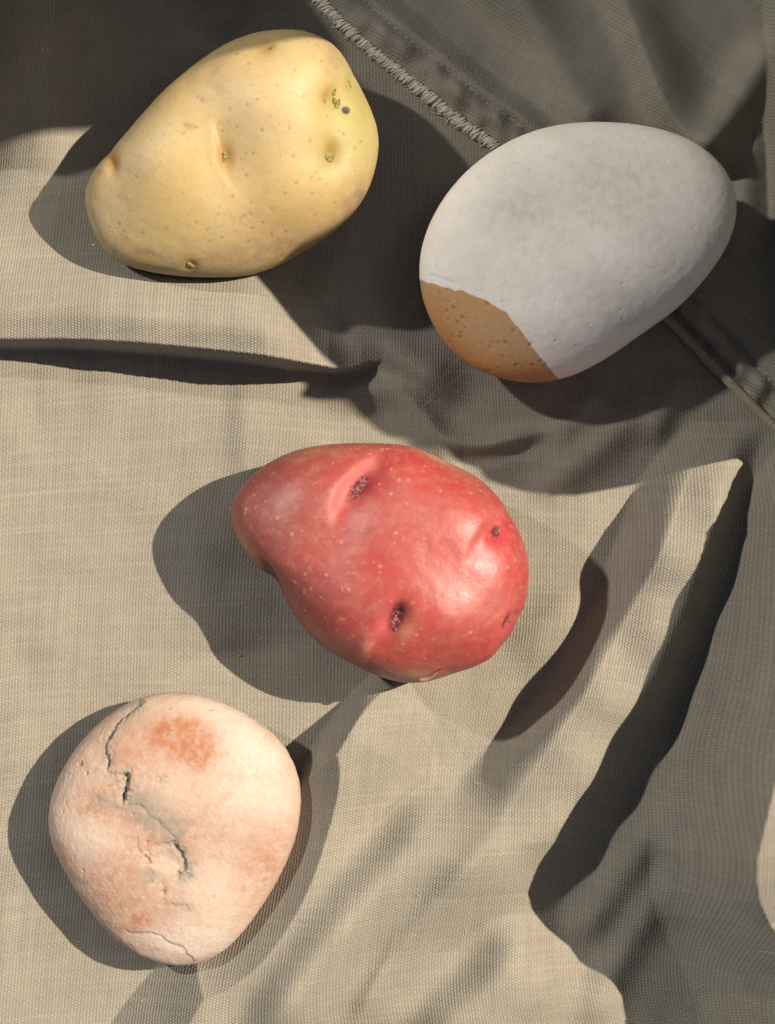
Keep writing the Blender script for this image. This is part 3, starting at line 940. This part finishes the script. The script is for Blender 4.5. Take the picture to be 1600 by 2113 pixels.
# ---------------------------------------------------------------- red potato
def red_potato():
    s = Solid('red', 7, 52)
    s.push(-10 * s.g(700, 1090, 36, 90, 25) + 8 * s.g(620, 1020, 60, 55) + 9 * s.g(880, 1120, 95, 80) - 8 * s.g(800, 1290, 45, 50, 30)
           - 9 * s.g(752, 995, 32, 48, 40) + 7 * s.g(930, 1290, 70, 60) - 7 * s.g(1030, 1098, 28, 34) + 4 * s.g(680, 1250, 60, 50) + 6 * s.g(1020, 1200, 40, 40))
    s.N = normals(s.V, ICF); s.scr()
    x, y, z = s.V.T
    # brows (ledges): + side is the sunken side
    def brow(pts, depth, back, lip, e0=.2, e1=.65):
        d, t = s.ln(pts, 1)
        d = -d if True else d
        env = sstep(0, e0, t) * sstep(1, e1, t) * s.top
        return env * (-depth * sstep(-13, 13, d) * np.exp(-np.clip(d, 0, None) ** 2 / (2 * back ** 2)) + lip * np.exp(-((d + 12) / 13) ** 2 / 2)), env * np.exp(-((d - 1) / 9) ** 2 / 2), d, env
    b1, l1, d1, e1 = brow([(800, 925), (768, 948), (735, 972), (706, 1002), (692, 1035), (685, 1070), (683, 1105)], 6.5, 28, .8)
    b2, l2, d2, e2 = brow([(838, 1232), (812, 1252), (792, 1278), (776, 1306), (760, 1335), (752, 1372)], 9, 30, 1)
    b3, l3, d3, e3 = brow([(1052, 1040), (1018, 1068), (990, 1100), (968, 1140), (958, 1180)], 6, 26, 1)
    b4, l4, d4, e4 = brow([(1072, 1245), (1048, 1285), (1028, 1325), (1005, 1362)], 8, 24, 2)
    dent = (-12 * s.g(745, 1000, 12, 28, 35) - 14 * s.g(815, 1278, 14, 26, 22) - 6 * s.g(1027, 1097, 11, 16, 15) - 5 * s.g(1046, 1285, 7, 16, 25))
    # deep eye at the left rim
    side = gauss(s.sx, s.sy, 556, 1190, 8, 30, -28) * sstep(-.6, -.1, s.N[:, 2])
    dent = dent - 13 * side
    sp = s.spots(260, 91, 2.0, 4.2)
    fine = 0.2 * waves(x, y, z, 34, 18) + 0.07 * waves(x, y, z, 10, 19)
    pore = s.spots(60, 92, 1.6, 2.6)
    eye = np.clip(s.g(742, 1000, 9, 26, 35) + 1.1 * s.g(817, 1277, 11, 24, 20) + .8 * s.g(1028, 1097, 7, 12, 10) + .8 * s.g(1047, 1283, 5, 14, 25), 0, 1)
    crumbs = waves(x, y, z, 7, 33)
    s.push(b1 + b2 + b3 + b4 + dent + fine + 0.9 * sp - .6 * pore + 0.6 * eye * crumbs)
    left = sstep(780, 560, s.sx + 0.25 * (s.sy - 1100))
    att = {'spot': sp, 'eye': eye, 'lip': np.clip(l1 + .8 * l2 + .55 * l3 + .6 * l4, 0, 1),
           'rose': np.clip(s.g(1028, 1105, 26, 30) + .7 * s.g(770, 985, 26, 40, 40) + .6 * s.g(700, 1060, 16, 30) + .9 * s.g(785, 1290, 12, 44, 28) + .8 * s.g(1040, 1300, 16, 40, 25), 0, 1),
           'dusky_shade': np.clip(.85 * left + .75 * sstep(1300, 1400, s.sy + .35 * (s.sx - 800) * -1) * .9 + .35 * s.g(640, 1250, 70, 60), 0, 1),  # dusky skin on the left; towards the bottom, shade painted into the colour
           'tan': np.clip(s.g(905, 945, 55, 7, 26) + .5 * s.g(690, 925, 70, 9, -8) + .9 * s.g(840, 1395, 70, 10, 4) + .6 * s.g(840, 1310, 12, 22, 30)
                          + .5 * s.g(752, 1350, 8, 30, 10) + .6 * s.g(500, 1120, 12, 50, -25), 0, 1),
           'pore': pore, 'rim': np.clip(side * 1.2, 0, 1)}
    m = Mat('red_potato_skin')
    n1 = m.noise(110, 5, .6); n2 = m.noise(26, 6, .65); n3 = m.noise(6, 3, .6)
    c = m.mix(m.ss(n1, .35, .68), (0.30, 0.037, 0.031), (0.285, 0.060, 0.050))
    c = m.mix(m.math('MULTIPLY', m.attr('dusky_shade'), m.math('MULTIPLY_ADD', m.ss(n2, .25, .7), .3, .6)), c, (0.16, 0.050, 0.040))
    c = m.mix(m.math('MULTIPLY', m.attr('rose'), .8), c, (0.33, 0.020, 0.032))
    c = m.mix(m.math('MULTIPLY', m.ss(n2, .44, .74), .45), c, (0.36, 0.12, 0.085))
    c = m.mix(m.math('MULTIPLY', m.ss(m.noise(18, 6, .7, 1.2), .56, .66), .20), c, (0.42, 0.20, 0.14))
    net = m.ss(m.voro(30, 1.0, 'DISTANCE_TO_EDGE', vec=m.noise_vec(40, 16)).outputs['Distance'], .05, .0)
    c = m.mix(m.math('MULTIPLY', m.math('MULTIPLY', net, m.ss(n1, .42, .62)), .12), c, (0.40, 0.19, 0.14))
    c = m.mix(m.math('MULTIPLY', m.ss(m.noise(4, 4, .7), .55, .72), .30), c, (0.36, 0.14, 0.10))
    c = m.mix(m.math('MULTIPLY', m.attr('lip'), .26), c, (0.42, 0.16, 0.125))
    c = m.mix(m.math('MULTIPLY', m.ss(m.noise(48, 6, .7, 1.5), .52, .66), .5), c, (0.20, 0.045, 0.038))
    c = m.mix(m.math('MULTIPLY', m.attr('tan'), m.math('MULTIPLY_ADD', m.ss(n2, .3, .6), .5, .35)), c, (0.34, 0.19, 0.105))
    c = m.mix(m.math('MULTIPLY', m.attr('spot'), .62), c, (0.48, 0.22, 0.15))
    c = m.mix(m.math('MULTIPLY', m.attr('pore'), .5), c, (0.20, 0.04, 0.03))
    ey = m.mix(m.ss(m.noise(5, 3, .7), .42, .58), (0.045, 0.006, 0.012), (0.19, 0.060, 0.055))
    c = m.mix(m.ss(m.attr('eye'), .15, .75), c, ey)
    c = m.mix(m.ss(m.attr('rim'), .3, .8), c, (0.10, 0.02, 0.02))
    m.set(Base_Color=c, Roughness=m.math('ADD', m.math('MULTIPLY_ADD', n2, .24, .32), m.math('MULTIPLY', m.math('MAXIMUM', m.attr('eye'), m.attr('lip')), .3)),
          Normal=m.bump(m.math('ADD', m.noise(3.2, 3), n3), 1.2, .28))
    m.set(Specular_IOR_Level=m.math('MULTIPLY_ADD', m.ss(m.attr('eye'), .1, .5), -.42, .5))
    m.b.inputs['Subsurface Weight'].default_value = 0.06
    m.b.inputs['Subsurface Radius'].default_value = (1.0, 0.25, 0.15)
    m.b.inputs['Subsurface Scale'].default_value = 0.0015
    o = s.build('red_potato', m.m, att)
    tag(o, 'glossy red-skinned potato with dark pitted eyes in the middle of the cloth', 'potato')
    s.scr()
    g = Mat('eye_bud')
    g.set(Base_Color=g.mix(g.noise(3, 2), (0.13, 0.022, 0.032), (0.30, 0.115, 0.11)), Roughness=.4)
    rg = np.random.RandomState(6)
    for (ex, ey_, lx, ly, a, n) in [(742, 1002, 7, 22, 35, 11), (816, 1277, 9, 20, 20, 13), (1028, 1097, 5, 10, 12, 7), (1047, 1284, 3, 11, 25, 4)]:
        bl = []
        for k in range(n):
            u, v = rg.randn() * .5 * lx, rg.randn() * .5 * ly
            ca, sa = math.cos(R(a)), math.sin(R(a))
            r = 1.3 + 1.7 * rg.rand()
            bl.append((ex + u * ca - v * sa, ey_ + u * sa + v * ca, r, r * (1 + .5 * rg.rand()), r, rg.rand() * 180))
        lobes(s, 'eye_bud', g.m, o, bl, rg.randint(999))
    # loose flake of skin at the lower edge
    q = np.linspace(0, 1, 9)
    parts = []
    px = 866 + 46 * q; py = 1408 - 22 * q ** 1.6
    base = [s.at(a, b - 7)[0] for a, b in zip(px, py)]
    rows = []
    for k, w in enumerate([0, .35, .7, 1.0]):
        rows.append([[b[0], b[1] + 8 * w * math.sin(math.pi * min(1, .15 + t)) ** .5, b[2] + 3 + 4 * w - 7 * w * w + 1.2 * math.sin(9 * t)] for b, t in zip(base, q)])
    Vt = np.array(rows).reshape(-1, 3)
    Vb = Vt - np.array([0, 0, 1.2])
    i4 = np.arange(36).reshape(4, 9)
    Ft = np.stack([i4[:-1, :-1], i4[:-1, 1:], i4[1:, 1:], i4[1:, :-1]], -1).reshape(-1, 4)
    rim = [(a, b) for a, b in zip(list(i4[3, :-1]), list(i4[3, 1:]))]
    Fr = np.array([(a, b, b + 36, a + 36) for a, b in rim])
    f = Mat('dry_skin')
    f.set(Base_Color=f.mix(f.noise(8, 3), (0.26, 0.10, 0.06), (0.34, 0.19, 0.12)), Roughness=.6)
    mesh_obj('skin_flake', np.vstack([Vt, Vb]), np.vstack([Ft, Ft[:, ::-1] + 36, Fr]), f.m, origin=tuple(Vt.mean(0)), parent=o)
    return o

# ---------------------------------------------------------------- pink stone
def pink_stone():
    s = Solid('pink', 4, 62)
    s.push(-4 * s.g(235, 1690, 60, 50) + 4 * s.g(470, 1600, 80, 90) - 3 * s.g(340, 1800, 40, 60) - 5 * s.g(347, 1778, 22, 19, 20) + 3 * s.g(230, 1850, 50, 40))
    s.N = normals(s.V, ICF); s.scr()
    x, y, z = s.V.T
    jx = 1.6 * waves(x, y, z, 14, 71); jy = 1.6 * waves(x, y, z, 14, 72)
    sx, sy = s.sx + jx, s.sy + jy
    amt = np.zeros(len(x)); grey = np.zeros(len(x)); darkc = np.zeros(len(x)); pale = np.zeros(len(x)); olive = np.zeros(len(x))
    def crack(pts, w, depth, step=0.0, g=12, gamt=.8, dk=1.0, per=3, back=30):
        nonlocal amt, grey, darkc, olive
        d, t = line_dist(sx.astype(f32), sy.astype(f32), pts, per)
        env = sstep(0, .06, t) * sstep(1, .94, t) * s.top
        brk = np.clip(0.62 + 0.75 * waves(x, y, z, 26, 7 + int(abs(pts[0][0]) * 3 + pts[0][1]) % 97), 0.12, 1.15)
        wv = 1.45 * w * (0.7 + 0.55 * np.clip(waves(x, y, z, 15, 17), -0.6, 1.2))
        c = np.exp(-(d / wv) ** 2 / 2) * env * brk
        amt = amt - depth * c
        if step:
            amt = amt - step * sstep(-2.5, 2.5, -d) * np.exp(-np.clip(-d, 0, None) / back) * env * np.exp(-np.clip(-d - 60, 0, None) / 20)
        darkc = np.maximum(darkc, dk * c)
        ero = np.exp(-(d / (2.6 * wv + 1)) ** 2 / 2) * env * np.clip(0.75 + 0.6 * waves(x, y, z, 11, 23), 0, 1)
        grey = np.maximum(grey, min(1, .35 + dk * .7) * ero)
        amt = amt - 0.35 * depth * ero
        gg = np.exp(-(d / (1.35 * g)) ** 2 / 2) * sstep(0, .05, t) * sstep(1, .95, t) * s.top
        olive = np.maximum(olive, gamt * gg)
    # walked from bottom to top so that the left side drops
    crack([(217, 1592), (224, 1580), (223, 1565), (218, 1548), (221, 1530), (232, 1512), (243, 1494), (262, 1474), (284, 1456), (300, 1445)], 2.2, 4, 5, 12, .55)
    crack([(258, 1596), (240, 1598), (226, 1594), (216, 1590)], 1.8, 2.5, 1.5, 8, .5, .6)
    crack([(256, 1654), (257, 1640), (261, 1624), (263, 1610), (258, 1600), (250, 1597)], 3.0, 9, 6, 10, .7, 1.2)
    crack([(372, 1738), (350, 1718), (332, 1700), (312, 1684), (294, 1665), (276, 1660), (258, 1655)], 2.2, 1.2, 1.5, 20, 1.0, .35)
    crack([(258, 1656), (240, 1653), (222, 1654), (204, 1653), (196, 1640)], 2.0, 1.8, 1, 11, .7, .4)
    crack([(362, 1802), (372, 1803), (380, 1796), (383, 1782), (377, 1768), (371, 1756), (362, 1746), (360, 1735)], 2.4, 6, 4.5, 13, .8, 1.1)
    crack([(365, 1800), (376, 1808), (388, 1808), (398, 1800)], 2.6, 2, 0, 7, .9, .5)
    crack([(310, 1785), (309, 1776), (303, 1769), (296, 1766)], 2.2, 5, 2, 9, .5, 1.0)
    crack([(296, 1766), (286, 1752), (283, 1735), (286, 1715)], 1.4, 1.2, .8, 8, .3, .3)
    crack([(314, 1823), (309, 1815), (315, 1804), (318, 1795)], 1.8, 2, .5, 12, .7, .5)
    crack([(330, 1845), (340, 1838), (338, 1826), (329, 1816)], 2.2, 3, 0, 8, .2, .5)
    crack([(392, 1884), (384, 1870), (370, 1872), (358, 1868), (342, 1868), (340, 1855)], 1.4, 1.6, .5, 9, .35, .4)
    crack([(330, 1617), (331, 1606), (335, 1596)], 2.4, 2.5, 0, 7, .5, .6)
    # shell-shaped break near the lower end: lower-left side drops
    d, t = line_dist(sx.astype(f32), sy.astype(f32), [(250, 1915), (275, 1924), (310, 1924), (335, 1931), (352, 1946), (375, 1952), (388, 1968), (405, 1988)], 3)
    env = sstep(0, .1, t) * sstep(1, .95, t) * s.top
    amt = amt - 3.2 * sstep(-2, 3, d) * np.exp(-np.clip(d, 0, None) / 28) * env
    pale = np.maximum(pale, np.exp(-((d - 6) / 7) ** 2 / 2) * env * .7)
    pit = s.spots(46, 55, 1.6, 3.4)
    for (px, py, r) in [(166, 1576, 6), (178, 1597, 4), (274, 1680, 4), (304, 1739, 5), (338, 1842, 5)]:
        pit = np.maximum(pit, sstep(1.2, .3, np.hypot(sx - px, sy - py) / r) * s.top)
    amt = amt - 2.6 * pit + 0.4 * waves(x, y, z, 30, 81) + 0.25 * waves(x, y, z, 9, 82)
    s.push(amt)
    st = 1.1 * s.g(385, 1530, 48, 36, 20) + .6 * s.g(350, 1510, 40, 22) + .6 * s.g(412, 1555, 22, 26)
    att = {'stain': np.clip(st, 0, 1), 'crk': np.clip(darkc, 0, 1.2), 'olive': np.clip(olive, 0, 1), 'pit': pit, 'ero': np.clip(grey, 0, 1),
           'cream': np.clip(.9 * s.g(500, 1540, 75, 80) + .8 * s.g(200, 1715, 48, 42, -30) + .7 * s.g(430, 1460, 80, 18) + .8 * s.g(400, 1950, 80, 34) + .7 * s.g(500, 1850, 50, 70, 25)
                            + .9 * s.g(348, 1775, 22, 20) + pale, 0, 1),
           'peach': np.clip(.8 * s.g(260, 1545, 50, 50) + .8 * s.g(200, 1660, 40, 26, -10) + .7 * s.g(250, 1830, 70, 60) + .7 * s.g(300, 1710, 60, 30, 30) + .8 * s.g(540, 1790, 40, 80, 20)
                            + .8 * s.g(285, 1905, 30, 14, -30) + .6 * s.g(130, 1770, 14, 24, -20) + .5 * s.g(400, 1720, 60, 30), 0, 1),
           'vein': np.clip(s.g(255, 1948, 60, 4, 38) + .8 * s.g(230, 1930, 50, 3, 40), 0, 1)}
    m = Mat('pink_pebble')
    n1 = m.noise(70, 5, .6); n2 = m.noise(20, 6, .65); n3 = m.noise(5, 3, .6)
    c = m.mix(m.ss(n1, .35, .65), (0.37, 0.262, 0.192), (0.39, 0.292, 0.228))
    c = m.mix(m.math('MULTIPLY', m.attr('cream'), m.math('MULTIPLY_ADD', m.ss(n2, .3, .6), .4, .55)), c, (0.43, 0.36, 0.30))
    c = m.mix(m.math('MULTIPLY', m.attr('peach'), m.math('MULTIPLY_ADD', m.ss(n2, .35, .65), .75, .4)), c, (0.30, 0.14, 0.078))
    c = m.mix(m.math('MULTIPLY', m.ss(m.noise(13, 5, .65), .55, .68), .4), c, (0.43, 0.35, 0.30))
    c = m.mix(m.math('MULTIPLY', m.ss(m.noise(34, 4, .6), .50, .70), .34), c, (0.30, 0.165, 0.12))
    c = m.mix(m.math('MULTIPLY', m.ss(m.noise(4.5, 4, .75), .50, .68), .38), c, (0.29, 0.19, 0.14))
    c = m.mix(m.math('MULTIPLY', m.ss(m.noise(9, 5, .75, .8), .56, .68), .45), c, (0.46, 0.40, 0.35))
    stn = m.math('MULTIPLY', m.attr('stain'), m.math('MULTIPLY_ADD', m.ss(m.noise(20, 6, .65, .3), .25, .68), .75, .38), clamp=True)
    c = m.mix(m.math('MULTIPLY', stn, .85), c, (0.27, 0.085, 0.022))
    ol = m.math('MULTIPLY', m.attr('olive'), m.math('MULTIPLY_ADD', m.ss(n2, .25, .6), .6, .5), clamp=True)
    c = m.mix(m.math('MULTIPLY', ol, .85), c, (0.19, 0.165, 0.128))
    c = m.mix(m.math('MULTIPLY', m.ss(m.math('MULTIPLY_ADD', m.math('SUBTRACT', m.noise(6, 4, .7), .5), .8, m.attr('ero')), .3, .85), .8), c, (0.215, 0.185, 0.15))
    c = m.mix(m.math('MULTIPLY', m.attr('vein'), .55), c, (0.26, 0.15, 0.10))
    c = m.mix(m.ss(m.math('MULTIPLY_ADD', m.math('SUBTRACT', n3, .5), .5, m.attr('crk')), .42, .95), c, m.mix(m.ss(m.noise(7, 4, .7), .35, .65), (0.105, 0.097, 0.09), (0.215, 0.20, 0.175)))
    c = m.mix(m.math('MULTIPLY', m.attr('pit'), .55), c, (0.24, 0.12, 0.06))
    m.set(Base_Color=c, Roughness=.62, Normal=m.bump(m.math('ADD', n3, m.math('MULTIPLY', m.noise(2.6, 2), .5)), 1.2, .3))
    m.b.inputs['Specular IOR Level'].default_value = 0.35
    o = s.build('pink_stone', m.m, att)
    tag(o, 'peach-pink rounded stone with grey cracks and an orange stain, nearest the lower left', 'stone')
    return o

yp = yellow_potato()
wst = white_stone()
rp = red_potato()
ps = pink_stone()

# ---------------------------------------------------------------- crumbs on the cloth
def crumb(x, y, r, mat, label, seed):
    V = IC3 * (1 + 0.35 * waves(IC3[:, 0], IC3[:, 1], IC3[:, 2], 1.1, seed))[:, None] * np.array([1.2, .8, .6]) * r
    z = float(grid_at(Hc, x, y))
    V = V + np.array([x, y, z + r * .45])
    o = mesh_obj('crumb', V, IF3, mat, origin=(x, y, z))
    tag(o, label, 'crumb')
mc = Mat('red_skin_crumb'); mc.set(Base_Color=mc.mix(mc.noise(3, 2), (0.40, 0.06, 0.04), (0.5, 0.16, 0.1)), Roughness=.6)
crumb(495, 1353, 3.4, mc.m, 'tiny red crumb lying in the shadow of the red potato', 7)
mp = Mat('pale_crumb'); mp.set(Base_Color=mp.mix(mp.noise(3, 2), (0.62, 0.55, 0.38), (0.7, 0.62, 0.45)), Roughness=.7)
crumb(203, 514, 3.0, mp.m, 'tiny pale crumb at the lower left rim of the yellow potato', 8)
